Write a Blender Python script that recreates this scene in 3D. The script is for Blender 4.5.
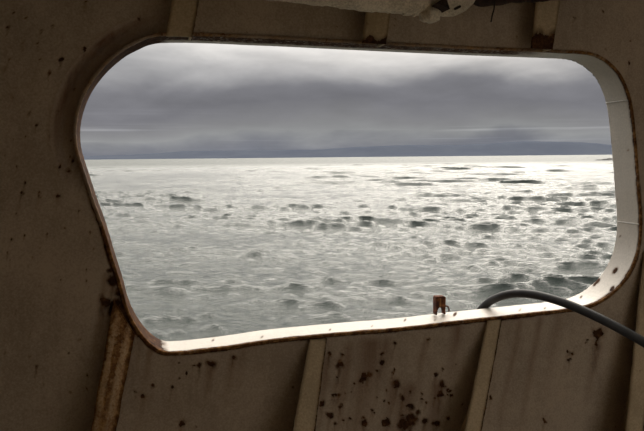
import bpy, math, random
import numpy as np
from mathutils import Vector, Matrix
random.seed(7); rng = np.random.default_rng(7)
S = bpy.context.scene
for o in list(bpy.data.objects): bpy.data.objects.remove(o)

# ------------------------------------------------------------------ camera
FPX, CX, CY = 626.0, 322.0, 215.5
EYE = np.array([0.0, 0.0, 5.0])
PITCH = math.atan(58.3/FPX); ROLL = 0.0095
F_ = np.array([0, math.cos(PITCH), -math.sin(PITCH)])
U0 = np.array([0, math.sin(PITCH), math.cos(PITCH)])
X0 = np.array([1.0, 0, 0])
R_ = math.cos(ROLL)*X0 - math.sin(ROLL)*U0
U_ = math.sin(ROLL)*X0 + math.cos(ROLL)*U0
cam = bpy.data.cameras.new('camera'); camo = bpy.data.objects.new('camera', cam)
S.collection.objects.link(camo); S.camera = camo
cam.sensor_width = 36; cam.lens = FPX/644*36; cam.clip_start = .05; cam.clip_end = 60000
M = Matrix(((R_[0], U_[0], -F_[0], EYE[0]), (R_[1], U_[1], -F_[1], EYE[1]), (R_[2], U_[2], -F_[2], EYE[2]), (0, 0, 0, 1)))
camo.matrix_world = M

# ------------------------------------------------------------------ view, sun, sky
S.view_settings.view_transform = 'Standard'; S.view_settings.look = 'None'
S.view_settings.gamma = 1; S.view_settings.exposure = 0.0; S.view_settings.use_curve_mapping = False
SUN_AZ, SUN_EL = math.radians(17), math.radians(34)
SUN = Vector((math.sin(SUN_AZ)*math.cos(SUN_EL), math.cos(SUN_AZ)*math.cos(SUN_EL), math.sin(SUN_EL)))
sl = bpy.data.lights.new('sun', 'SUN'); sl.energy = .2; sl.angle = math.radians(20); sl.color = (1, .93, .82)
so = bpy.data.objects.new('sun', sl); S.collection.objects.link(so)
so.rotation_euler = SUN.to_track_quat('Z', 'Y').to_euler(); so.location = (20, 40, 40)

def lin(c):
    return tuple(((v/255)/12.92 if v/255 <= .04045 else ((v/255+.055)/1.055)**2.4) for v in c) + (1,)

class NT:
    def __init__(s, nt): s.t = nt; nt.nodes.clear()
    def n(s, typ, **kw):
        nd = s.t.nodes.new(typ)
        ins = kw.pop('ins', {})
        for k, v in kw.items(): setattr(nd, k, v)
        for k, v in ins.items(): s.put(nd.inputs[k], v)
        return nd
    def put(s, sock, v):
        if isinstance(v, bpy.types.NodeSocket): s.t.links.new(v, sock)
        else: sock.default_value = v
    def m(s, op, a, b=0.0, c=0.0, clamp=False):
        nd = s.n('ShaderNodeMath', operation=op); nd.use_clamp = clamp
        s.put(nd.inputs[0], a); s.put(nd.inputs[1], b); s.put(nd.inputs[2], c)
        return nd.outputs[0]
    def ramp(s, f, stops, interp='LINEAR'):
        nd = s.n('ShaderNodeValToRGB'); cr = nd.color_ramp; cr.interpolation = interp
        while len(cr.elements) < len(stops): cr.elements.new(.5)
        for e, (p, c) in zip(cr.elements, stops):
            e.position = p; e.color = c if len(c) == 4 else tuple(c)+(1,)
        s.put(nd.inputs[0], f); return nd.outputs[0]
    def noise(s, vec, scale, detail=4, rough=.55, dist=0.0):
        nd = s.n('ShaderNodeTexNoise'); s.put(nd.inputs['Vector'], vec)
        nd.inputs['Scale'].default_value = scale; nd.inputs['Detail'].default_value = detail
        nd.inputs['Roughness'].default_value = rough; nd.inputs['Distortion'].default_value = dist
        return nd.outputs['Fac']
    def mix(s, f, a, b):
        nd = s.n('ShaderNodeMix', data_type='RGBA'); s.put(nd.inputs[0], f); s.put(nd.inputs[6], a); s.put(nd.inputs[7], b)
        return nd.outputs[2]
    def mapr(s, v, a, b, c=0.0, d=1.0):
        nd = s.n('ShaderNodeMapRange', interpolation_type='SMOOTHSTEP'); s.put(nd.inputs[0], v)
        for i, x in zip((1, 2, 3, 4), (a, b, c, d)): nd.inputs[i].default_value = x
        return nd.outputs[0]

w = bpy.data.worlds.new('sky'); S.world = w; w.use_nodes = True
t = NT(w.node_tree)
tc = t.n('ShaderNodeTexCoord').outputs['Generated']
sp = t.n('ShaderNodeSeparateXYZ', ins={0: tc})
X, Y, Z = sp.outputs
az_ = t.m('ADD', t.m('MAXIMUM', Z, 0.0), .09)
cv = t.n('ShaderNodeCombineXYZ', ins={0: t.m('DIVIDE', X, az_), 1: t.m('DIVIDE', Y, az_), 2: 0.0}).outputs[0]
n1 = t.noise(cv, .55, 6, .55, .3)
# billowy detail in direction space, flattened
fl = t.n('ShaderNodeVectorMath', operation='MULTIPLY', ins={0: tc, 1: (1, 1, 3.0)}).outputs[0]
n3 = t.noise(fl, 6.0, 6, .5, .25)
zz = t.m('ADD', Z, t.m('MULTIPLY', t.m('SUBTRACT', t.noise(fl, 2.6, 4, .5, .3), .5), .07))
zz = t.m('ADD', zz, t.m('MULTIPLY', t.m('SUBTRACT', n3, .5), .05))
base = t.ramp(t.m('MULTIPLY', zz, 2.0, clamp=True), [
    (0.0, lin((114, 118, 128))), (.035, lin((126, 128, 135))), (.072, lin((148, 149, 150))), (.10, lin((136, 136, 138))),
    (.16, lin((120, 120, 125))), (.21, lin((128, 128, 133))), (.265, lin((154, 154, 157))), (.31, lin((168, 168, 170))), (.42, (.85, .83, .80)), (.6, (1.25, 1.21, 1.14)), (1.0, (1.5, 1.46, 1.40))])
det = t.m('ADD', t.m('MULTIPLY', t.noise(fl, 17, 5, .55), .22), t.m('MULTIPLY', n3, .50))
det = t.m('ADD', det, .62)
# thin bright streaks low over the horizon
st = t.n('ShaderNodeVectorMath', operation='MULTIPLY', ins={0: tc, 1: (1.3, 1.3, 60)}).outputs[0]
stn = t.mapr(t.noise(st, 1.6, 4, .5), .52, .72)
stz = t.ramp(t.m('MULTIPLY', Z, 10.0, clamp=True), [(0, (0, 0, 0)), (.15, (.1, .1, .1)), (.38, (1, 1, 1)), (.55, (.3, .3, .3)), (.9, (0, 0, 0))])
det = t.m('ADD', det, t.m('MULTIPLY', t.m('MULTIPLY', stn, .75), stz))
dt = t.n('ShaderNodeVectorMath', operation='DOT_PRODUCT', ins={0: tc, 1: tuple(SUN)}).outputs['Value']
dt = t.m('MAXIMUM', dt, 0.0)
glow = t.m('ADD', t.m('MULTIPLY', t.m('POWER', dt, 4.0), 3.9), t.m('MULTIPLY', t.m('POWER', dt, 20.0), 2.0))
glow = t.m('MULTIPLY', glow, t.mapr(n3, .3, .7, .55, 1.3))
gz = t.ramp(t.m('MULTIPLY', zz, 1.0, clamp=True), [(.10, (0, 0, 0)), (.14, (.01, .01, .01)), (.20, (.08, .08, .08)), (.36, (1, 1, 1))])
glow = t.m('ADD', t.m('MULTIPLY', glow, gz), t.m('MULTIPLY', t.m('MULTIPLY', t.m('POWER', dt, 11.0), 1.35), t.mapr(zz, .10, .165)))
c1 = t.n('ShaderNodeVectorMath', operation='SCALE', ins={0: base, 'Scale': det}).outputs[0]
c2 = t.n('ShaderNodeVectorMath', operation='SCALE', ins={0: (1, .93, .82), 'Scale': glow}).outputs[0]
cs = t.n('ShaderNodeVectorMath', operation='ADD', ins={0: c1, 1: c2}).outputs[0]
bg = t.n('ShaderNodeBackground', ins={0: cs, 1: 1.0})
t.t.links.new(bg.outputs[0], t.n('ShaderNodeOutputWorld').inputs[0])

# ------------------------------------------------------------------ geometry frame of the bulwark
A = math.atan2(2178, 626)
W_ = np.array([math.sin(A), math.cos(A), 0.0]); N_ = np.array([-math.cos(A), math.sin(A), 0.0])
D = 1.95; DEP = .120
DECK, CEIL = 3.5, 6.15
def P(u, v, w):
    u, v, w = np.broadcast_arrays(np.asarray(u, float), np.asarray(v, float), np.asarray(w, float))
    return u[..., None]*W_ + v[..., None]*np.array([0, 0, 1.0]) + w[..., None]*N_
def ray(px, py):
    px = np.asarray(px, float); py = np.asarray(py, float)
    return F_ + ((px-CX)/FPX)[..., None]*R_ + ((CY-py)/FPX)[..., None]*U_
def uv(px, py, w):
    "wall coordinates (u along, v up) where the sight line meets the plane at depth w"
    r = ray(px, py); k = w/(r@N_)
    p = EYE + r*k[..., None]
    return np.stack([p@W_, p[..., 2]], -1)
def topx(p):
    q = p-EYE; z = q@F_
    return CX+FPX*(q@R_)/z, CY-FPX*(q@U_)/z
def at(px, py, w):
    a = uv(np.array(px, float), np.array(py, float), w); return P(a[..., 0], a[..., 1], w)

# ------------------------------------------------------------------ object helpers
COL = S.collection
def mesh_obj(name, verts, faces, mat=None, parent=None, smooth=False, attrs=None, loc=None):
    me = bpy.data.meshes.new(name)
    verts = np.asarray(verts, float)
    me.from_pydata([tuple(map(float, v)) for v in verts] if len(verts) < 5000 else verts.tolist(), [], faces if isinstance(faces, list) else faces.tolist())
    if attrs:
        for k, a in attrs.items():
            at_ = me.attributes.new(k, 'FLOAT', 'POINT'); at_.data.foreach_set('value', np.asarray(a, np.float32))
    if smooth: me.polygons.foreach_set('use_smooth', [True]*len(me.polygons))
    me.update()
    o = bpy.data.objects.new(name, me); COL.objects.link(o)
    if mat: me.materials.append(mat)
    if parent:
        o.parent = parent; o.matrix_parent_inverse = parent.matrix_world.inverted()
    return o
def empty(name, loc):
    o = bpy.data.objects.new(name, None); COL.objects.link(o); o.location = Vector(loc); o.empty_display_size = .1
    o.matrix_world = Matrix.Translation(Vector(loc)); return o
def tag(o, label=None, cat=None, group=None, kind=None):
    for k, v in (('label', label), ('category', cat), ('group', group), ('kind', kind)):
        if v: o[k] = v
    return o
def grid_faces(nr, nc, wrap=False, flip=False, off=0):
    r = np.arange(nr-1)[:, None]; c = np.arange(nc if wrap else nc-1)[None, :]; c2 = (c+1) % nc
    f = np.stack([r*nc+c, r*nc+c2, (r+1)*nc+c2, (r+1)*nc+c], -1).reshape(-1, 4)+off
    return f[:, ::-1] if flip else f
def box(u0, u1, v0, v1, w0, w1):
    vs = [P(a, b, c) for c in (w0, w1) for b in (v0, v1) for a in (u0, u1)]
    return np.array(vs), [(0, 2, 3, 1), (4, 5, 7, 6), (0, 1, 5, 4), (2, 6, 7, 3), (0, 4, 6, 2), (1, 3, 7, 5)]
def vnoise(p, scale, seed=0, octaves=3):
    "cheap smooth pseudo noise from summed sines, about -1..1"
    r = np.random.default_rng(seed); out = np.zeros(p.shape[:-1]); amp = 1; tot = 0
    for o in range(octaves):
        for k in range(5):
            d = r.normal(size=p.shape[-1]); d /= np.linalg.norm(d)
            out += amp*np.sin((p@d)*scale*(2**o)*(.7+r.random()*.8)+r.random()*6.28)
        tot += amp*2.2; amp *= .55
    return out/tot
def tube(pts, rad, seg=14, caps=True, lump=0, seed=0, lscale=40, step=None):
    pts = np.asarray(pts, float); rad = np.broadcast_to(np.asarray(rad, float), (len(pts),)).copy()
    tg = np.gradient(pts, axis=0); tg /= np.linalg.norm(tg, axis=1)[:, None]
    nrm = np.cross(tg[0], [0, 0, 1.0]) if abs(tg[0][2]) < .9 else np.cross(tg[0], [1.0, 0, 0])
    nrm /= np.linalg.norm(nrm); vs = []
    for i, (p, g, r) in enumerate(zip(pts, tg, rad)):
        nrm = nrm-g*(nrm@g); nrm /= np.linalg.norm(nrm); b = np.cross(g, nrm)
        a = np.arange(seg)*2*math.pi/seg
        vs.append(p+(np.cos(a)[:, None]*nrm+np.sin(a)[:, None]*b)*r)
    vs = np.array(vs)
    if lump:
        c = pts[:, None, :]; d = vs-c; vs = c+d*(1+lump*vnoise(vs, lscale, seed, 4)[..., None])
    n = len(pts); v = vs.reshape(-1, 3); f = grid_faces(n, seg, True).tolist()
    if caps: f += [tuple(range(seg))[::-1], tuple((n-1)*seg+k for k in range(seg))]
    return v, f
def spline(pts, n, closed=False):
    "Catmull-Rom resampled evenly to n points"
    p = np.asarray(pts, float)
    if closed: q = np.vstack([p[-1], p, p[0], p[1]])
    else: q = np.vstack([2*p[0]-p[1], p, 2*p[-1]-p[-2]])
    out = []
    for i in range(1, len(q)-2):
        s = np.linspace(0, 1, 24, endpoint=False)[:, None]
        a, b, c, d = q[i-1], q[i], q[i+1], q[i+2]
        out.append(.5*((2*b)+(c-a)*s+(2*a-5*b+4*c-d)*s**2+(3*b-a-3*c+d)*s**3))
    out = np.vstack(out+[q[-2][None]])
    L = np.r_[0, np.cumsum(np.linalg.norm(np.diff(out, axis=0), axis=1))]
    x = np.linspace(0, L[-1], n, endpoint=not closed)
    return np.stack([np.interp(x, L, out[:, k]) for k in range(p.shape[1])], -1)

# ------------------------------------------------------------------ materials
def new_mat(name):
    m = bpy.data.materials.new(name); m.use_nodes = True; t = NT(m.node_tree)
    out = t.n('ShaderNodeOutputMaterial'); b = t.n('ShaderNodeBsdfPrincipled'); t.t.links.new(b.outputs[0], out.inputs[0])
    return m, t, b
def bump(t, b, h, strength=.4, dist=.002):
    nd = t.n('ShaderNodeBump', ins={'Strength': strength, 'Distance': dist, 'Height': h}); t.t.links.new(nd.outputs[0], b.inputs['Normal'])
RUST_RAMP = [(0, (.018, .007, .004)), (.45, (.075, .028, .012)), (.7, (.19, .075, .025)), (1, (.33, .16, .05))]
def paint(name, c_lo, c_hi, rust_attr=None, rust_bias=0.0, speck=.5, streak=True, rough=.6, rust_noise=(.45, .75), ochre=False, light=1.0, nscale=9, grime_shade=None):
    m, t, b = new_mat(name)
    g = t.n('ShaderNodeNewGeometry').outputs['Position']
    big = t.noise(g, nscale*.35, 5, .6); mid = t.noise(g, nscale*3, 6, .65); fine = t.noise(g, 160, 3, .6)
    stv = t.n('ShaderNodeVectorMath', operation='MULTIPLY', ins={0: g, 1: (1, 1, .12)}).outputs[0]
    strk = t.noise(stv, 26, 4, .6)
    f = t.m('ADD', t.m('MULTIPLY', big, .5), t.m('MULTIPLY', mid, .35)); f = t.m('ADD', f, t.m('MULTIPLY', strk, .25)); f = t.m('ADD', f, t.m('MULTIPLY', t.m('SUBTRACT', fine, .5), .9)); f = t.m('ADD', f, t.m('MULTIPLY', t.m('SUBTRACT', big, .5), .3))
    col = t.ramp(f, [(.35, c_lo), (.7, c_hi)])
    # small chips
    vor = t.n('ShaderNodeTexVoronoi', ins={'Vector': g}); vor.inputs['Scale'].default_value = 20; vor.inputs['Randomness'].default_value = 1
    rnd = t.n('ShaderNodeSeparateColor', ins={0: vor.outputs['Color']}).outputs[0]
    chip = t.m('MULTIPLY', t.mapr(t.m('ADD', vor.outputs['Distance'], t.m('MULTIPLY', fine, .12)), .10, .18, 1, 0), t.mapr(rnd, .8, .86))
    chip = t.m('MULTIPLY', chip, speck)
    rf = t.m('ADD', chip, rust_bias)
    if rust_attr:
        a = t.n('ShaderNodeAttribute', attribute_name=rust_attr).outputs['Fac']
        nn = t.noise(g, 70, 5, .65)
        soft = t.m('MULTIPLY', t.mapr(a, .03, .65), t.mapr(strk, .3, .65, .25, .85))
        hard = t.mapr(t.m('ADD', a, t.m('MULTIPLY', t.m('SUBTRACT', nn, .5), 1.1)), rust_noise[0], rust_noise[1])
        rf = t.m('ADD', rf, t.m('MAXIMUM', hard, soft), clamp=True)
    else: rf = t.m('ADD', rf, 0.0, clamp=True)
    rn = t.m('ADD', t.noise(g, 45, 5, .7), t.m('MULTIPLY', t.m('SUBTRACT', 1.0, rf), .18))
    rc = t.ramp(rn, [(.3, (.020, .010, .006)), (.52, (.062, .028, .014)), (.68, (.15, .072, .03)), (.84, (.30, .17, .07))])
    if ochre: rc = t.ramp(rn, [(.3, (.045, .02, .01)), (.5, (.17, .08, .03)), (.66, (.38, .21, .08)), (.84, (.52, .33, .15))])
    if grime_shade:
        gm = t.n('ShaderNodeAttribute', attribute_name='grime_shade').outputs['Fac']
        col = t.mix(t.m('MULTIPLY', gm, t.mapr(strk, .25, .7, .45, 1.0), clamp=True), col, grime_shade)
    t.put(b.inputs['Base Color'], t.mix(rf, col, rc))
    t.put(b.inputs['Roughness'], t.m('ADD', t.m('MULTIPLY', rf, .3), rough))
    t.put(b.inputs['Specular IOR Level'], t.m('SUBTRACT', .45, t.m('MULTIPLY', rf, .4)))
    h = t.m('ADD', t.m('MULTIPLY', mid, .6), t.m('MULTIPLY', fine, .5)); h = t.m('ADD', h, t.m('MULTIPLY', rf, t.noise(g, 220, 3, .6)))
    bump(t, b, h, .35, .003)
    return m
M_WALL = paint('dingy_cream_wall_paint', (.32, .25, .18), (.47, .38, .28), 'rust', speck=.75, grime_shade=(.15, .07, .03, 1))
M_STIFF = paint('stiffener_paint', (.40, .305, .18), (.56, .435, .27), 'rust', speck=.4)
M_OCHRE = paint('rust_washed_paint', (.24, .12, .045), (.50, .36, .20), 'rust', speck=.5, nscale=26, ochre=True)
M_WHITE = paint('white_rim_paint', (.46, .415, .36), (.56, .505, .435), 'rust', speck=.2, rough=.45)
M_EDGE = paint('chipped_rim_edge', (.18, .13, .09), (.34, .26, .19), 'rust', speck=1, rust_noise=(.35, .7), ochre=True)
M_PIPE = paint('crusted_pipe_paint', (.40, .34, .25), (.72, .64, .50), None, speck=.8, nscale=30)
M_DARK = paint('dim_cabin_paint', (.42, .36, .28), (.55, .47, .37), None, speck=.3)
M_RUST, t, b = new_mat('flaking_rust')
g = t.n('ShaderNodeNewGeometry').outputs['Position']
rn = t.noise(g, 60, 6, .7)
t.put(b.inputs['Base Color'], t.ramp(rn, [(.3, RUST_RAMP[0][1]), (.5, (.10, .03, .014)), (.62, (.25, .08, .025)), (.78, (.45, .22, .07))]))
b.inputs['Roughness'].default_value = .9; bump(t, b, t.noise(g, 240, 4, .7), .8, .004)
M_DRUST, t, b = new_mat('dark_rust')
g = t.n('ShaderNodeNewGeometry').outputs['Position']
t.put(b.inputs['Base Color'], t.ramp(t.noise(g, 50, 6, .7), [(.3, (.012, .007, .006)), (.7, (.07, .035, .022))]))
b.inputs['Roughness'].default_value = .95; bump(t, b, t.noise(g, 260, 4, .7), 1, .006)
M_HOSE, t, b = new_mat('black_rubber')
g = t.n('ShaderNodeNewGeometry').outputs['Position']
t.put(b.inputs['Base Color'], t.ramp(t.noise(g, 30, 5, .6), [(.3, (.012, .011, .011)), (.8, (.032, .029, .027))]))
b.inputs['Roughness'].default_value = .62; bump(t, b, t.noise(g, 200, 3, .6), .2, .001)
M_WIRE, t, b = new_mat('blackened_wire'); b.inputs['Base Color'].default_value = (.015, .012, .01, 1); b.inputs['Roughness'].default_value = .8
M_DECK, t, b = new_mat('worn_deck_paint')
g = t.n('ShaderNodeNewGeometry').outputs['Position']
t.put(b.inputs['Base Color'], t.ramp(t.noise(g, 5, 6, .65), [(.3, (.30, .25, .19)), (.7, (.44, .36, .27))])); b.inputs['Roughness'].default_value = .7
bump(t, b, t.noise(g, 60, 4, .6), .3, .003)
M_HULL, t, b = new_mat('hull_paint')
g = t.n('ShaderNodeNewGeometry').outputs['Position']
t.put(b.inputs['Base Color'], t.ramp(t.noise(g, 4, 6, .65), [(.3, (.30, .28, .25)), (.7, (.6, .57, .52))])); b.inputs['Roughness'].default_value = .5

# ------------------------------------------------------------------ opening contour (outboard edge, traced, laid on its real plane)
FAR = [(165, 43), (150, 45), (138, 50), (125, 57), (112, 67.5), (102, 78), (93.5, 89.5), (87.5, 101), (83.3, 113), (80.8, 125), (80.3, 137), (81.5, 149),
       (84.5, 160), (88.5, 172), (93, 186), (98, 201), (104, 217), (109, 233), (114, 250), (118.7, 265), (123, 279), (127.5, 296), (133.5, 310.5),
       (142, 324), (152, 334.5), (163, 340.5), (176, 341), (195, 339.2), (230, 335), (260, 330.5), (300, 326.3), (350, 322), (400, 317.8), (440, 313.2), (480, 309),
       (520, 304.8), (550, 301.5), (568, 298), (582, 292), (596, 281), (606, 268), (613, 252), (616.5, 235), (616.8, 215), (615, 190), (612.8, 160), (610, 130), (607.5, 110),
       (603.5, 95), (597, 81), (588, 70.5), (578, 63.5), (565, 59.5), (540, 58), (500, 56.5), (460, 55), (400, 52.3), (320, 48.5), (260, 45.5), (200, 43.2)]
NC = 1100
cu = spline(uv(*np.array(FAR).T, D+DEP), NC, True)          # (u,v)
# make it counter-clockwise seen from inside? only the outward normal matters
tg = np.roll(cu, -3, 0)-np.roll(cu, 3, 0); tg /= np.linalg.norm(tg, axis=1)[:, None]
nr_ = np.stack([tg[:, 1], -tg[:, 0]], -1)
cen = cu.mean(0)
if ((cu-cen)*nr_).sum() < 0: nr_ = -nr_
k = np.ones(41)/41
def smooth_loop(a):
    b = np.vstack([a[-20:], a, a[:20]]); return np.stack([np.convolve(b[:, i], k, 'valid') for i in range(a.shape[1])], -1)
nr_ = smooth_loop(nr_); nr_ /= np.linalg.norm(nr_, axis=1)[:, None]
cpx, cpy = topx(P(cu[:, 0], cu[:, 1], D))
def clamp(x): return np.clip(x, 0, 1)
dish = clamp((172-cpx)/35)*clamp((185-cpy)/55)
dish = smooth_loop(dish[:, None])[:, 0]
ridx = np.arange(NC)
jag = vnoise(np.stack([np.cos(ridx*2*math.pi/NC), np.sin(ridx*2*math.pi/NC)], -1), 260, 3, 4)

# ---- rust spots on the wall: (px, py, radius, weight)
SP = [(234,358,3,1),(212,364,4.5,1),(200.5,366,2.5,1),(194.6,365,1.5,1),(172.6,388,2,1),(186,373.5,1.2,1),(152,385,1.8,1),(143.5,397,3,1),(136,391,1.6,1),(182,423,3,1),
 (340,366,4,1),(330,354,2,1),(382,355,2,1),(382,363,2.6,1),(369,374,2.6,1),(364,379,4.5,1),(322.5,405,2.6,1),(330,415,3,1),(397,385,4,1),(364,423,3.6,1),(387,423,4.5,1),(384,401,1.6,1),(342.6,354,1.6,1),(394.6,343,1.6,1),(333,396,1.5,1),
 (403,397,3.2,1),(410,407,3.2,1),(412,420,5.5,1.2),(437,423,4,1),(443,385,3.6,1),(436,374,2,1),(442.5,369,1.4,1),(451.5,397,2,1),(441,395,3,1),(422,394,1.6,1),(418,412,2.2,1),(426,420,3,1),(404,424,5,1.1),(428,341,2,.8),
 (598,333,5.5,1.3),(596,344,2,1),(568,351,2,1),(571,353.5,1.6,1),(569,360,1.6,1),(544.5,421,2.2,1),(491,398,2,.9),(587,339,1.2,1),
 (105,300,5,1.2),(113,281,5,1.1),(110,272,3,.8),(117,308,8,1.3),(123,320,8,1.3),(131,329,8,1.3),(142,336,5,1),(152,342,4,.8),(119,292,5,.7),(84,163,3,1),(80,152,2.5,.8),
 (8,26,1.6,1),(23,41,1.6,1),(61,59,2,1.1),(84,48,2,1.1),(138,18,1.8,1),(85,4,1.8,1),(12,97,1.5,1),(37,123,1.6,1),(30,111,1.4,1),(58,195,1.6,1),(22,193,1.8,1),(39,194,1.6,1),(60,165,2.2,.8),(68,170,2,.7),(37,368,1.8,1),(72,160,1.6,.9),(25,184,1.3,.9),(50,75,1.3,1),
 (630,62,1.6,1),(575,18,1.3,.8),(603,12,1.3,.8)]
r0 = np.random.default_rng(11)
for i in range(60):
    px = r0.uniform(2, 110); SP.append((px, r0.uniform(5, 420), r0.uniform(.7, 1.3), .8))
for i in range(35):
    px = r0.uniform(330, 460); SP.append((px, 345+80*r0.random()**.6, r0.uniform(.8, 2.2), .9))
for i in range(18): SP.append((r0.uniform(180, 540), r0.uniform(15, 45), r0.uniform(.7, 1.2), .7))
STAIN = [(372,335,12,90,.55),(352,340,5,80,.5),(386,335,6,60,.45),(234,352,5,30,.45),(212,358,5,30,.4),(460,320,6,40,.6),(427,335,3,50,.4),(520,315,3,100,.35),(541,312,3,100,.35),(560,310,5,60,.25),(600,338,4,30,.35),
         (410,380,8,50,.6),(440,378,6,50,.6),(395,375,5,50,.5),(330,350,4,70,.4),(150,345,4,60,.3),(108,270,3,60,.35),(245,345,4,40,.25)]
def rust_at(pts):
    px, py = topx(pts); a = np.zeros(px.shape)
    px = px+1.2*vnoise(pts, 190, 31, 3)+.8*vnoise(pts, 60, 33, 2); py = py+2.0*vnoise(pts, 170, 32, 3)+1.0*vnoise(pts, 50, 34, 2)
    for x, y, r, wgt in SP:
        dx, dy = px-x, py-y
        m_ = (abs(dx) < 12*r) & (dy > -5*r) & (dy < 14*r)
        if not m_.any(): continue
        dx, dy = dx[m_], dy[m_]
        a[m_] = np.maximum(a[m_], wgt*np.exp(-(dx**2+dy**2)/(r*r*1.1))*1.25)
        a[m_] = np.maximum(a[m_], np.where(dy > 0, .6*wgt*np.exp(-((dx+.18*dy)/(.8*r))**2)*np.exp(-dy/(8*r)), 0))
    return a
def grime_at(pts):
    px, py = topx(pts); a = np.zeros(px.shape); px = px+2*vnoise(pts, 20, 41, 3)
    for x, y, wd, ln, s_ in STAIN:
        dx, dy = px-x, py-y
        a = np.maximum(a, np.where(dy > 0, s_*1.5, 0)*clamp(dy/8)*np.exp(-((dx+.18*dy)/wd)**2)*np.exp(-(np.maximum(dy, 0)/ln)**2))
    return a

# ------------------------------------------------------------------ wall_front: inboard plate with dished collar, plus back skin
U0w, U1w = -2.4, 3.6
LIP = .010
offs = np.concatenate([[LIP], LIP+np.cumsum(np.full(110, .0045))])
th = np.arctan2(cu[:, 1]-cen[1], cu[:, 0]-cen[0])
def rect_pt():
    d = nr_*0; last = cu+nr_*offs[-1]
    d = last-cen; d /= np.linalg.norm(d, axis=1)[:, None]
    ku = np.where(d[:, 0] > 0, (U1w-cen[0])/d[:, 0], (U0w-cen[0])/d[:, 0])
    kv = np.where(d[:, 1] > 0, (CEIL-cen[1])/d[:, 1], (DECK-cen[1])/d[:, 1])
    return cen+d*np.minimum(ku, kv)[:, None]
RP = rect_pt()
rings = []; ws = []
for s_ in offs:
    rings.append(cu+nr_*s_)
    x = clamp((s_-LIP)/.058)                     # 0 at the rim, 1 on the plain plate
    prof = 1-x**2.2                              # dished: steep at its outer crease, flat near the rim
    prof = (1-clamp((x-.55)/.45)**1.0)*1.0
    dsh = .034*dish*prof
    ws.append(D+.005+dsh)
last = rings[-1]
for q in (.15, .35, .6, .8, 1.0):
    rings.append(last*(1-q)+RP*q); ws.append(np.full(NC, D+.005))
V = np.array([P(r[:, 0], r[:, 1], w_) for r, w_ in zip(rings, ws)])
V += (vnoise(V, 5, 5, 2)*.002)[..., None]*N_     # slightly buckled plating
front = V.reshape(-1, 3); nrg = len(rings)
ra = rust_at(front)
# grime rust creeping from the rim
sd = np.repeat(np.r_[offs, np.full(5, 1.0)], NC)
jj = np.tile(jag, nrg)
cyy = cpy[np.tile(ridx, nrg)]; cxx = cpx[np.tile(ridx, nrg)]
creep = 1.0*clamp((cyy-150)/100)+.25+.4*clamp((cxx-560)/30)
lowj = vnoise(front, 30, 77, 3)
ra = np.maximum(ra, creep*clamp(1-(sd-LIP)/(.007+.006*clamp(lowj+.4))))
# soft shade of the dished collar painted in brown, darkest at its outer crease
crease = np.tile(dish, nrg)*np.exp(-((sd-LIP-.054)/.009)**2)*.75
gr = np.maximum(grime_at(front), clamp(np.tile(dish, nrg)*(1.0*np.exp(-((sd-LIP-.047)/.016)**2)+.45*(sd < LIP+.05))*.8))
faces = grid_faces(nrg, NC, True)
sub = [0, 40, 110, nrg-1]
back = np.concatenate([P(rings[i][:, 0], rings[i][:, 1], D+.045) for i in sub])
nf = len(front)
fb = grid_faces(4, NC, True, True, nf)
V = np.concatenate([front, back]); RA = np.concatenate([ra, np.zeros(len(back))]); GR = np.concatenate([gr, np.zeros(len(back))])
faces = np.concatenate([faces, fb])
wall = mesh_obj('wall_front', V, faces, M_WALL, smooth=True, attrs={'rust': RA, 'grime_shade': GR})
tag(wall, 'dingy cream rust-spotted steel plate around the sea opening', kind='structure')

# ------------------------------------------------------------------ window_1: white coaming ring, with rusty inboard edge
prof = [(D+.0, 0)]
nw = 26
loops = []; rr = []
RSP = [(615,271,2.2),(612,289,2),(597.6,281,2),(595,284,1.6),(581,297,1.3),(620,236,1.2),(213,340.5,1.3),(262,337,1.2),(455,314.5,1.4),(435,320,1),(330,330,1),(372,326,1),(405,320,1.2),(520,310,1.3),(545,308,1),(570,304,1.4),(628,150,1),(617,200,.9)]
chipw = clamp((cpx-545)/30)*clamp((110-cpy)/40)
for i in range(nw):
    q = i/(nw-1); w_ = D+.001+q*(DEP-.001)
    o_ = jag*.0006*(1 if i in (0, nw-1) else .3)
    wl = w_+(jag*.0025-chipw*clamp(jag*2)*.006 if i == nw-1 else 0)
    r_ = cu+nr_*(np.asarray(o_)[:, None] if np.ndim(o_) else o_)
    loops.append(P(r_[:, 0], r_[:, 1], wl)); rp_ = loops[-1]; qx, qy = topx(rp_); lj = vnoise(rp_, 45, 5, 3)
    val = clamp(1-q/(.09+.07*clamp(lj+.5)))*1.0+clamp((q-.955)/.03)*(.4+.5*lj)
    left = clamp((172-cpx)/14); val = np.maximum(val, left*(1.0+.2*lj))
    val = np.maximum(val, clamp((95-cpy)/20)*clamp((560-cpx)/40)*clamp((.75-q)/.2)*.75)
    for cx_, cy_, cr_ in RSP: val = np.maximum(val, (1.3 if cr_ > 1.35 else .75)*np.exp(-((qx-cx_+.5*(qy-cy_))**2/1.2+(qy-cy_)**2*.45)/cr_**2))
    rr.append(val)
r_ = cu+nr_*.008; loops.append(P(r_[:, 0], r_[:, 1], D+DEP+jag*.0025)); rr.append(np.full(NC, .35))
loops.append(P(r_[:, 0], r_[:, 1], D+.04)); rr.append(np.zeros(NC))
L = np.array(loops); L[1:nw-1] += (vnoise(L[1:nw-1], 14, 9, 3)*.0012)[..., None]*np.array([0, 0, 1.0])
ring = mesh_obj('window_1', L.reshape(-1, 3), grid_faces(len(loops), NC, True), M_WHITE, smooth=False, attrs={'rust': np.array(rr).reshape(-1)})
ring.data.polygons.foreach_set('use_smooth', [True]*len(ring.data.polygons))
tag(ring, 'white painted steel coaming lining the rounded opening', kind='structure')
loops = []; rr = []
topw = clamp((70-cpy)/20)*(cpx < 600)
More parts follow.
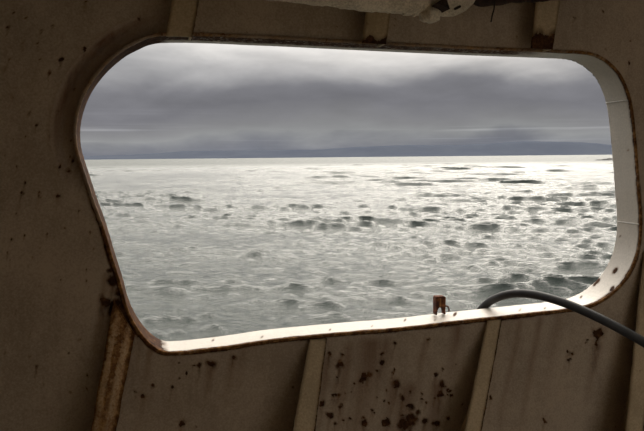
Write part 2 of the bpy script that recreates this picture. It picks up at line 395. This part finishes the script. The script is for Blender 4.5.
for s_, w_ in ((0.0, D+.003), (0, D-.001), (.002, D-.003), (.008, D-.003), (LIP, D-.001), (LIP+.001, D+.048)):
    wob = (jag*.0016 if s_ > 0 else jag*.0006)
    r_ = cu+nr_*(s_+wob)[:, None]; loops.append(P(r_[:, 0], r_[:, 1], w_+jag*.0012))
    v = .80+.25*vnoise(loops[-1], 40, 6, 3); v -= .45*clamp((175-cpx)/40)*clamp((260-cpy)/60)+.35*topw; rr.append(v)
edge = mesh_obj('rim_edge', np.array(loops).reshape(-1, 3), grid_faces(len(loops), NC, True), M_EDGE, ring, True, {'rust': np.array(rr).reshape(-1)})
tag(edge, 'rusty chipped inboard edge of the rim')
# butt weld beads across the coaming
def weld(pxy, name='weld_bead'):
    q = uv(np.array([pxy[0]*1.0]), np.array([pxy[1]*1.0]), D+DEP)[0]
    i = int(np.argmin(((cu-q)**2).sum(1)))
    p = np.array([P(cu[i, 0]-nr_[i, 0]*.0005, cu[i, 1]-nr_[i, 1]*.0005, D+.004+x) for x in np.linspace(0, DEP-.006, 34)])
    v, f = tube(p, .0026, 8, True, .35, 3, 500)
    mesh_obj(name, v, f, M_EDGE2, ring, True)
M_EDGE2 = paint('weld_bead_paint', (.42, .40, .36), (.6, .57, .52), None, speck=.4)
weld((606.5, 103)); weld((616.6, 222))

# ------------------------------------------------------------------ stiffeners
def stiffener(lt, lb, rt, rb, top, label, rust_w=1.0, end=None, PR=.10):
    """L-section: flange facing inboard, web back to the plate. lt/lb/rt/rb pixels of the flange; top True = above the opening."""
    wf = D-PR
    wt0 = wf if top else D-.005
    q = [np.r_[uv(np.array([a[0]*1.0]), np.array([a[1]*1.0]), w__)[0], w__] for a, w__ in ((lt, wt0), (lb, wf), (rt, wt0), (rb, wf))]
    LT, LB, RT, RB = q
    if top:   # extend to the ceiling
        LT = LB+(LT-LB)*(CEIL-.004-LB[1])/(LT[1]-LB[1]); RT = RB+(RT-RB)*(CEIL-.004-RB[1])/(RT[1]-RB[1])
    else:
        LB = LT+(LB-LT)*(DECK+.003-LT[1])/(LB[1]-LT[1]); RB = RT+(RB-RT)*(DECK+.003-RT[1])/(RB[1]-RT[1])
    base = (LB+RB)/2; root = empty('hull_stiffener', P(base[0], min(LB[1], RB[1]), base[2]))
    tag(root, label, 'stiffener', 'steel stiffeners on the bulwark')
    ny, nx = 120, 9
    a = np.linspace(0, 1, ny)[:, None, None]; b_ = np.linspace(0, 1, nx)[None, :, None]
    le = LT*(1-a)+LB*a; ri = RT*(1-a)+RB*a
    G = le*(1-b_)+ri*b_
    wn = vnoise(np.linspace(0, 6, ny)[:, None], 9, int(lt[0]), 4)[:, None]*.0012
    G[:, 0, 0] += wn[:, 0]; G[:, -1, 0] += -wn[:, 0]
    bulge = np.zeros((ny, nx)); bulge[:, 0] = bulge[:, -1] = .0018
    Fv = P(G[..., 0], G[..., 1], G[..., 2]+bulge).reshape(-1, 3); Bv = P(G[..., 0], G[..., 1], G[..., 2]+.006+bulge).reshape(-1, 3)
    f = np.concatenate([grid_faces(ny, nx), grid_faces(ny, nx, False, True, ny*nx)]).tolist(); o = ny*nx
    for i in range(ny-1):
        for c in (0, nx-1):
            x = i*nx+c; f.append((x, x+nx, x+nx+o, x+o))
    for c in range(nx-1):
        for i in (0, ny-1):
            x = i*nx+c; f.append((x, x+1, x+1+o, x+o))
    bb = np.linspace(0, 1, nx)[None, :]+np.zeros((ny, 1)); aa = np.linspace(0, 1, ny)[:, None]+np.zeros((1, nx))
    ru = .22*rust_w*np.exp(-(bb/.12)**2)+1.0*rust_w*np.exp(-((1-bb)/.13)**2)
    if end is not None:     # rust band near the opening end
        e = G[..., 1]-(LB[1] if top else LT[1]-9); e = G[..., 1]-LB[1]+0*aa if top else LT[1]-G[..., 1]+0*aa
        hgt, wt = end
        ed = np.sin(bb*9+lt[0])*.008
        ru = np.maximum(ru, wt*clamp(1.4-(e+ed)/hgt))
    if rust_w > 1.5:
        ru = np.maximum(ru, .52+.28*np.sin(bb*13+1.0+1.5*np.sin(aa*5))+.35*np.sin(aa*9+bb*3)*.5)
    ru = np.concatenate([ru.reshape(-1)]*2)
    fl = mesh_obj('flange', np.concatenate([Fv, Bv]), f, M_OCHRE if rust_w > 1.5 else M_STIFF, root, True, {'rust': ru})
    # web at the right-hand side
    ri_ = RT*(1-a[:, 0])+RB*a[:, 0]; t_ = .008
    wv = []
    for du in (-.001-t_, -.001):
        for w_ in (ri_[:, 2]+.004, D+.0065): wv.append(P(ri_[:, 0]+du, ri_[:, 1], w_))
    wv = np.array(wv)  # 4 x ny
    order = [0, 2, 3, 1]; vv = wv[order].transpose(1, 0, 2).reshape(-1, 3)
    fw = grid_faces(ny, 4, True).tolist()+[(0, 1, 2, 3), tuple((ny-1)*4+k for k in (3, 2, 1, 0))]
    mesh_obj('web', vv, fw, M_STIFF, root, False, {'rust': np.full(len(vv), .25*rust_w)})
    # weld fillet where the web meets the plate
    p = P(ri_[:, 0]-.001, ri_[:, 1], D+.004); v, f = tube(p, .004, 6, True, .3, 2, 300)
    mesh_obj('weld_bead', v, f, M_RUST, root, True)
    return root
stiffener((113.5, 300), (90.5, 431), (134.5, 334), (116, 431), False, 'heavily rust-streaked steel stiffener below the lower left corner of the opening', 1.8, (.05, 1.1))
stiffener((310, 340), (293.5, 431), (327, 339), (315.5, 431), False, 'cream steel stiffener below the middle of the opening, dark rust line on its right edge', .8, None)
stiffener((488, 321), (465.5, 431), (502.5, 319.5), (482, 431), False, 'cream steel stiffener below the ledge near the start of the black hose', 1.0, None)
stiffener((645, 252), (626.5, 431), (663, 246), (645, 431), False, 'rust-edged steel stiffener cut by the right frame edge, below the hose', 1.1, None)
stiffener((172, 0), (166, 36), (199, 0), (192.5, 37), True, 'plain cream steel stiffener above the upper left end of the opening', .6, None, PR=.05)
stiffener((366.5, 10), (362.5, 43), (391, 10), (386.5, 44), True, 'cream steel stiffener with rusty foot above the middle of the opening, crossing behind the pipe', .3, (.022, .9), PR=.05)
stiffener((536.5, 5), (532, 48), (560, 5), (553, 49.5), True, 'cream steel stiffener with dark rusted foot above the right part of the opening', .3, (.055, 1.2), PR=.05)

# ------------------------------------------------------------------ rusty lug on the ledge
def lug():
    w0 = D+DEP-.022
    c = uv(np.array([439.3]), np.array([313.5]), w0)[0]
    root = empty('mooring_lug', P(c[0], c[1], w0)); tag(root, 'small rusty steel lug standing on the outer edge of the white ledge', 'lug')
    h = .067; hw = .0205
    def leg_outline():
        pts = [(-hw, -.002), (-hw, h-.004), (-hw+.004, h), (hw-.005, h-.001), (hw, h-.006), (hw-.001, .012), (hw, -.002), (hw-.007, -.002), (hw-.0075, .010)]
        for k_ in range(7):
            a = math.pi*k_/6; pts.append((.0125*math.cos(a), .012+.013*math.sin(a)))
        pts += [(-hw+.0075, .010), (-hw+.007, -.002)]
        return pts
    o = leg_outline(); n = len(o); vs = []
    for w_ in (w0-.012, w0+.012):
        for x, y in o: vs.append(P(c[0]+x, c[1]+y, w_))
    f = [tuple(range(n))[::-1], tuple(range(n, 2*n))]+[(i, (i+1) % n, (i+1) % n+n, i+n) for i in range(n)]
    ob = mesh_obj('lug_plate', vs, f, M_RUST, root)
    bv = ob.modifiers.new('bevel', 'BEVEL'); bv.width = .002; bv.segments = 2
    # central raised rib
    vs, f = box(c[0]-.006, c[0]+.0005, c[1]+.030, c[1]+h-.006, w0-.0145, w0-.0115)
    r = mesh_obj('rib', vs, f, M_RUSTO, root); bv = r.modifiers.new('bevel', 'BEVEL'); bv.width = .0015
    # ring hanging at the right foot
    a = np.linspace(-.35, math.pi*.95, 22)
    p = np.array([P(c[0]+.024+.012*math.cos(x), c[1]+.012+.016*math.sin(x), w0-.006) for x in a])
    v, f = tube(p, .0028, 8, True, .15, 4, 300); r = mesh_obj('shackle_ring', v, f, M_RUST, root, True)
M_RUSTO, t, b = new_mat('orange_rust'); b.inputs['Roughness'].default_value = .9
g = t.n('ShaderNodeNewGeometry').outputs['Position']
t.put(b.inputs['Base Color'], t.ramp(t.noise(g, 90, 5, .7), [(.3, (.16, .06, .02)), (.7, (.5, .25, .08))]))
lug()

# ------------------------------------------------------------------ hose
hp = [(470, 380, D+DEP+.10), (473, 345, D+DEP+.075), (477, 318, D+DEP+.05), (485, 305.5, D+DEP+.02), (497, 297.8, D+.07), (514, 293.6, D+.03), (535, 294.8, D-.03), (560, 301.5, D-.11), (585, 311.5, D-.19),
      (610, 323.5, D-.27), (632, 335.5, D-.34), (660, 352, D-.42), (700, 380, D-.50), (745, 425, D-.58)]
hpts = [at(x, y, w_) for x, y, w_ in hp]
e = hpts[-1]
hpts += [e+np.array([.05, -.06, -.28]), np.array([e[0]+.12, e[1]-.15, DECK+.10]), np.array([e[0]+.25, e[1]-.30, DECK+.017]), np.array([e[0]+.6, e[1]-.5, DECK+.017])]
hs = spline(hpts, 220)
v, f = tube(hs, .0152, 20, True, .012, 6, 60)
hose = mesh_obj('hose', v, f, M_HOSE, smooth=True)
tag(hose, 'black rubber hose arching in over the white ledge', 'hose')

# ------------------------------------------------------------------ crusted pipe at the top
wp = D-.20
def pw(x, y, w_=wp): return at(x, y, w_)
R1 = .050
rpx = R1*FPX/1.85
line = [(-60, -78), (100, -46), (200, -28), (300, -15.5), (350, -9), (400, -3.5), (440, -1)]
pp = spline([pw(x, y) for x, y in line], 260)
root = empty('overhead_pipe', pw(200, -10)); tag(root, 'crusty cream-painted pipe with a bulbous end above the opening', 'pipe')
v, f = tube(pp, R1, 36, True, .065, 8, 90)
mesh_obj('pipe_run', v, f, M_PIPE, root, True)
# bulbous elbow end
cc = pw(447, -15); Rb = .092
nphi, nth_ = 30, 44; sv = []
for i in range(nphi+1):
    ph = math.pi*i/nphi
    for j in range(nth_):
        a = 2*math.pi*j/nth_
        sv.append([math.sin(ph)*math.cos(a), math.sin(ph)*math.sin(a), math.cos(ph)])
sv = np.array(sv); sv = sv*(1+.03*vnoise(sv, 9, 4, 3))[:, None]
sv = cc+(sv[:, :1]*Rb*1.12)*W_+(sv[:, 1:2]*Rb*.8)*N_+sv[:, 2:3]*Rb*np.array([0, 0, 1.0])
mesh_obj('end_bulb', sv, grid_faces(nphi+1, nth_, True), M_PIPE, root, True)
# hex nut under the bulb
cn = pw(430, 12.5, wp-.01)
hv = []
for i in range(17):
    ph = math.pi*i/16
    for j in range(24):
        a = 2*math.pi*j/24; hx = 1+.05*math.cos(6*a)
        hv.append([math.sin(ph)**.6*math.cos(a)*hx, math.sin(ph)**.6*math.sin(a)*hx, math.cos(ph)])
hv = np.array(hv); hv = hv*(1+.12*vnoise(hv, 7, 14, 4))[:, None]
hv = cn+hv[:, :1]*.034*W_+hv[:, 1:2]*.034*N_+hv[:, 2:3]*np.array([0, 0, .029])
mesh_obj('gland_nut', hv, grid_faces(17, 24, True), M_PIPE, root, True)
# paint drips and a clamp collar
for i, (x, y, s_) in enumerate([(333, 5.5, .010), (341, 7.0, .014), (347, 7, .010), (300, 2.2, .006), (372, 11, .006), (404, 15, .007), (414, 16, .008), (388, 13, .006)]):
    c0 = pw(x, y, wp-.004); p = np.array([c0+np.array([0, 0, .02]), c0+np.array([0, 0, .006]), c0, c0-np.array([0, 0, s_*.35])])
    v, f = tube(p, [s_, s_, s_*.8, s_*.3], 10, True, .1, i, 200); mesh_obj('paint_drip', v, f, M_PIPE, root, True)
# added dark plate standing in for the triangular recess in the bulb
cb = [pw(437.5, 3, wp-.080), pw(446, -3, wp-.080), pw(450, 9, wp-.080)]
tv = np.array(cb+[p+N_*.05 for p in cb])
mesh_obj('recess_patch', tv, [(0, 1, 2), (5, 4, 3), (0, 3, 4, 1), (1, 4, 5, 2), (2, 5, 3, 0)], M_DRUST, root)
cb = pw(460, 6.5, wp-.075); v, f = tube(np.array([cb, cb+N_*.03]), .004, 8); mesh_obj('bolt', v, f, M_DRUST, root, True)
# hangers up to the deckhead
for x in (60, 250, 400):
    y = np.interp(x, [q[0] for q in line], [q[1] for q in line]); c0 = pw(x, y)
    vs = np.array([c0+W_*a+N_*b_+np.array([0, 0, z]) for z in (.04, CEIL-c0[2]-.002) for a, b_ in ((-.015, -.003), (.015, -.003), (.015, .003), (-.015, .003))])
    mesh_obj('hanger_strap', vs, [(0, 1, 2, 3), (4, 7, 6, 5), (0, 4, 5, 1), (1, 5, 6, 2), (2, 6, 7, 3), (3, 7, 4, 0)], M_PIPE, root)

# rusted conduit beyond it, sagging between two clips
root = empty('rusty_cable_bundle', pw(520, -2, D-.09)); tag(root, 'dark rust-caked cable bundle at the top edge, right of the pipe', 'cable')
sag = spline([pw(x, y, D-.09) for x, y in [(462, -16), (478, -6), (495, -3.0), (512, -6), (528, -8.5), (545, -7.5), (562, -9), (600, -16), (640, -30), (672, -62), (686, -95), (690, -125)]], 160)
v, f = tube(sag, .030+.004*np.sin(np.arange(160)*.22), 20, True, .11, 12, 90); mesh_obj('cable_run', v, f, M_DRUST, root, True)
for x, y in ((475, -10), (600, -16)):
    c0 = pw(x, y, D-.09); v, f = tube(np.array([c0, c0+np.array([0, 0, .05]), [c0[0], c0[1], CEIL-.002]]), .006, 8); mesh_obj('clip_rod', v, f, M_DRUST, root, True)
c0 = spline([pw(494.5, 2, D-.11), pw(494, 9, D-.12), pw(492.3, 15, D-.12), pw(491, 22, D-.12)], 24)
v, f = tube(c0, .0024, 8, True, .1, 2, 200); wr = mesh_obj('loose_wire', v, f, M_WIRE, root, True)

# ------------------------------------------------------------------ cabin shell
def shell(name, b, mat, label=None):
    v, f = box(*b); o = mesh_obj(name, v, f, mat); tag(o, label, kind='structure'); return o
WB = -2.6
shell('floor', (U0w, U1w, DECK-.06, DECK, WB, D+.045), M_DECK)
shell('ceiling', (U0w, U1w, CEIL, CEIL+.05, WB, D+.045), M_DARK)
shell('wall_back', (U0w, 2.4, DECK, CEIL, WB-.05, WB), M_DARK)  # unseen wall, cut short so sky light reaches the interior
shell('wall_left', (U0w-.05, U0w, DECK, CEIL, WB, D+.045), M_DARK)
shell('wall_right', (U1w, U1w+.05, DECK, CEIL, 0.2, D+.045), M_DARK)  # unseen wall, opening shaped to light the front plate from the right
shell('hull', (U0w-4, U1w+6, -1.0, DECK-.06, -3.0, D+.045), M_HULL)

# ------------------------------------------------------------------ sea
def sea():
    ta = np.radians(np.r_[np.linspace(-180, -36, 60)[:-1], np.linspace(-36, 36, 1101), np.linspace(36, 180, 60)[1:-1]])
    r = np.geomspace(11, 400, 900); r = np.r_[0.5, 3, 6, r, np.geomspace(460, 30000, 60)]
    Rr, T = np.meshgrid(r, ta, indexing='ij')
    x = Rr*np.sin(T); y = Rr*np.cos(T); z = np.zeros_like(x)
    dr = np.gradient(r)[:, None]*np.ones_like(T); dth = np.gradient(ta)[None, :]*Rr
    r1 = np.random.default_rng(21); px_, py_ = x.copy(), y.copy(); p2 = np.stack([x, y], -1)
    patch = .72+.45*vnoise(p2, .07, 4, 2)+.5*clamp((x+4)/22)
    foam = np.zeros_like(x)
    for i in range(130):
        lam = .45*(14/.45)**(r1.random()**1.25)
        kk = 2*math.pi/lam
        th_ = math.radians(200)+r1.normal()*(.20 if lam > 2 else .42)
        if lam > 6: amp = .0055*lam
        elif lam > 1.6: amp = .0060*lam
        else: amp = .0104*lam
        amp *= r1.uniform(.5, 1.3)
        dx, dy = math.sin(th_), math.cos(th_)
        radial = abs(dx*np.sin(T)+dy*np.cos(T))
        cell = dr*radial+dth*np.sqrt(np.maximum(0, 1-radial**2))
        at_ = clamp((lam/cell-2.2)/2)*amp*patch
        ph = kk*(x*dx+y*dy)+r1.random()*6.28
        c, s_ = np.cos(ph), np.sin(ph)
        z += at_*c; q = 1.15
        px_ -= q*at_*dx*s_; py_ -= q*at_*dy*s_
        foam += at_*kk*c
    v = np.stack([px_, py_, z], -1).reshape(-1, 3)
    f = grid_faces(len(r), len(ta), True, True)
    me = bpy.data.meshes.new('sea')
    me.vertices.add(len(v)); me.vertices.foreach_set('co', v.reshape(-1).astype(np.float32))
    nf = len(f); me.loops.add(nf*4); me.loops.foreach_set('vertex_index', f.reshape(-1).astype(np.int32))
    me.polygons.add(nf); me.polygons.foreach_set('loop_start', np.arange(nf, dtype=np.int32)*4)
    me.update(calc_edges=True)
    me.polygons.foreach_set('use_smooth', np.ones(nf, bool))
    a = me.attributes.new('crest', 'FLOAT', 'POINT'); a.data.foreach_set('value', foam.reshape(-1).astype(np.float32))
    print('crest pct', np.percentile(foam[20:400, 100:1000], [50, 90, 97, 99]), 'z', z.std(), z.max())
    o = bpy.data.objects.new('sea', me); COL.objects.link(o)
    m, t, b = new_mat('grey_green_sea')
    g = t.n('ShaderNodeNewGeometry').outputs['Position']
    cr = t.n('ShaderNodeAttribute', attribute_name='crest').outputs['Fac']
    fn = t.noise(g, 1.1, 8, .7, .6)
    fm = t.mapr(t.m('ADD', t.m('MULTIPLY', cr, .8), fn), .98, 1.35)
    fm2 = t.mapr(t.noise(t.n('ShaderNodeVectorMath', operation='MULTIPLY', ins={0: g, 1: (.6, 1, 1)}).outputs[0], .55, 9, .72, 1.2), .64, .78, 0, .25)
    t.put(b.inputs['Base Color'], t.mix(fm, (.020, .030, .024, 1), (.62, .62, .58, 1)))
    b.inputs['IOR'].default_value = 1.333; b.inputs['Specular IOR Level'].default_value = .9
    dist = t.n('ShaderNodeVectorMath', operation='LENGTH', ins={0: g}).outputs['Value']
    an = t.n('ShaderNodeVectorMath', operation='MULTIPLY', ins={0: g, 1: (.55, 1, 1)}).outputs[0]
    rd = t.m('ABSOLUTE', t.m('SUBTRACT', t.noise(an, 2.6, 6, .62, .6), .5))
    t.put(b.inputs['Roughness'], t.m('ADD', t.m('MULTIPLY', fm, .4), t.mapr(dist, 40, 600, .07, .55)))
    h = t.m('ADD', t.m('MULTIPLY', t.noise(an, 3.4, 8, .72, .3), .20), t.m('MULTIPLY', rd, -.18))
    h = t.m('ADD', h, t.m('MULTIPLY', t.noise(an, .30, 3, .5), t.mapr(dist, 120, 600, .1, 2.2)))
    bump(t, b, h, .9, 1.0)
    me.materials.append(m)
    tag(o, 'choppy grey-green sea glinting under cloud', kind='structure')
sea()

# ------------------------------------------------------------------ far mountains and the rocky spit
M_MT, t, b = new_mat('hazy_blue_hills')
g = t.n('ShaderNodeNewGeometry').outputs['Position']
t.put(b.inputs['Base Color'], t.ramp(t.noise(g, .0012, 6, .6), [(.3, (.072, .082, .108, 1)), (.7, (.085, .096, .12, 1))])); b.inputs['Roughness'].default_value = 1
b.inputs['Specular IOR Level'].default_value = 0
def ridge(name, prof, dist, depth, label, seed):
    pf = np.array(prof, float); az = np.arctan((pf[:, 0]-CX)/FPX)
    a = np.linspace(az[0], az[-1], 420); hp_ = np.interp(a, az, pf[:, 1])
    hp_ = np.convolve(np.r_[[hp_[0]]*6, hp_, [hp_[-1]]*6], np.ones(13)/13, 'valid')
    H = hp_*dist/FPX*np.cos(a)**0
    H = H*(1+.05*vnoise(a[:, None], 60, seed, 4))
    rows = []
    for q, hh in ((-1, 0), (-.7, .22), (-.45, .5), (-.2, .82), (0, 1), (.3, .75), (.7, .3), (1, 0)):
        rr_ = (dist+q*depth)/np.cos(a); zz_ = H*hh*(1+.12*vnoise(np.stack([a*40, a*0+q*3], -1), 2.5, seed+1, 3)*(0 < abs(q) < 1))
        rows.append(np.stack([rr_*np.sin(a), rr_*np.cos(a), zz_-1], -1))
    o = mesh_obj(name, np.array(rows).reshape(-1, 3), grid_faces(8, 420), M_MT, smooth=True); tag(o, label, kind='structure'); return o
ridge('distant_mountains', [(-700, 3), (-300, 6), (0, 3), (60, 3), (80, 3.5), (150, 5), (175, 7.2), (215, 8), (260, 7.5), (300, 7.7), (340, 9), (380, 11), (405, 12.3), (425, 11), (435, 10.2), (460, 11.5), (490, 12.5), (540, 14.2),
      (560, 14.3), (590, 11.5), (612, 9.5), (660, 7), (760, 9), (900, 5), (1300, 2)], 15000, 1500, 'low blue-grey mountain range along the horizon', 3)
def spit():
    c = ray(np.array(609.0), np.array(160.3)); k_ = -5.0/c[2]; p0 = EYE+c*k_
    gx, gy = 60, 16; a = np.linspace(-1, 1, gx)[None, :]; b_ = np.linspace(-1, 1, gy)[:, None]
    a = a+0*b_; b_ = b_+0*a
    h = np.clip((1-a**2)**.6*(1-b_**2), 0, 1)*(.9+.5*vnoise(np.stack([a*6, b_*2], -1), 2, 5, 4))*2.2-.3
    v = np.stack([p0[0]+5+a*17, p0[1]+b_*5, h], -1).reshape(-1, 3)
    m, t, b = new_mat('wet_dark_rock'); b.inputs['Base Color'].default_value = (.05, .05, .05, 1); b.inputs['Roughness'].default_value = .8
    g = t.n('ShaderNodeNewGeometry').outputs['Position']; bump(t, b, t.noise(g, 1, 5, .6), .8, .5)
    t.put(b.inputs['Base Color'], t.ramp(t.noise(g, .8, 5, .6), [(.3, (.03, .03, .03)), (.7, (.10, .095, .09))]))
    o = mesh_obj('rocky_islet', v, grid_faces(gy, gx), m, smooth=True); tag(o, 'low dark rocky islet on the water, just left of the right rim', 'rock')
spit()
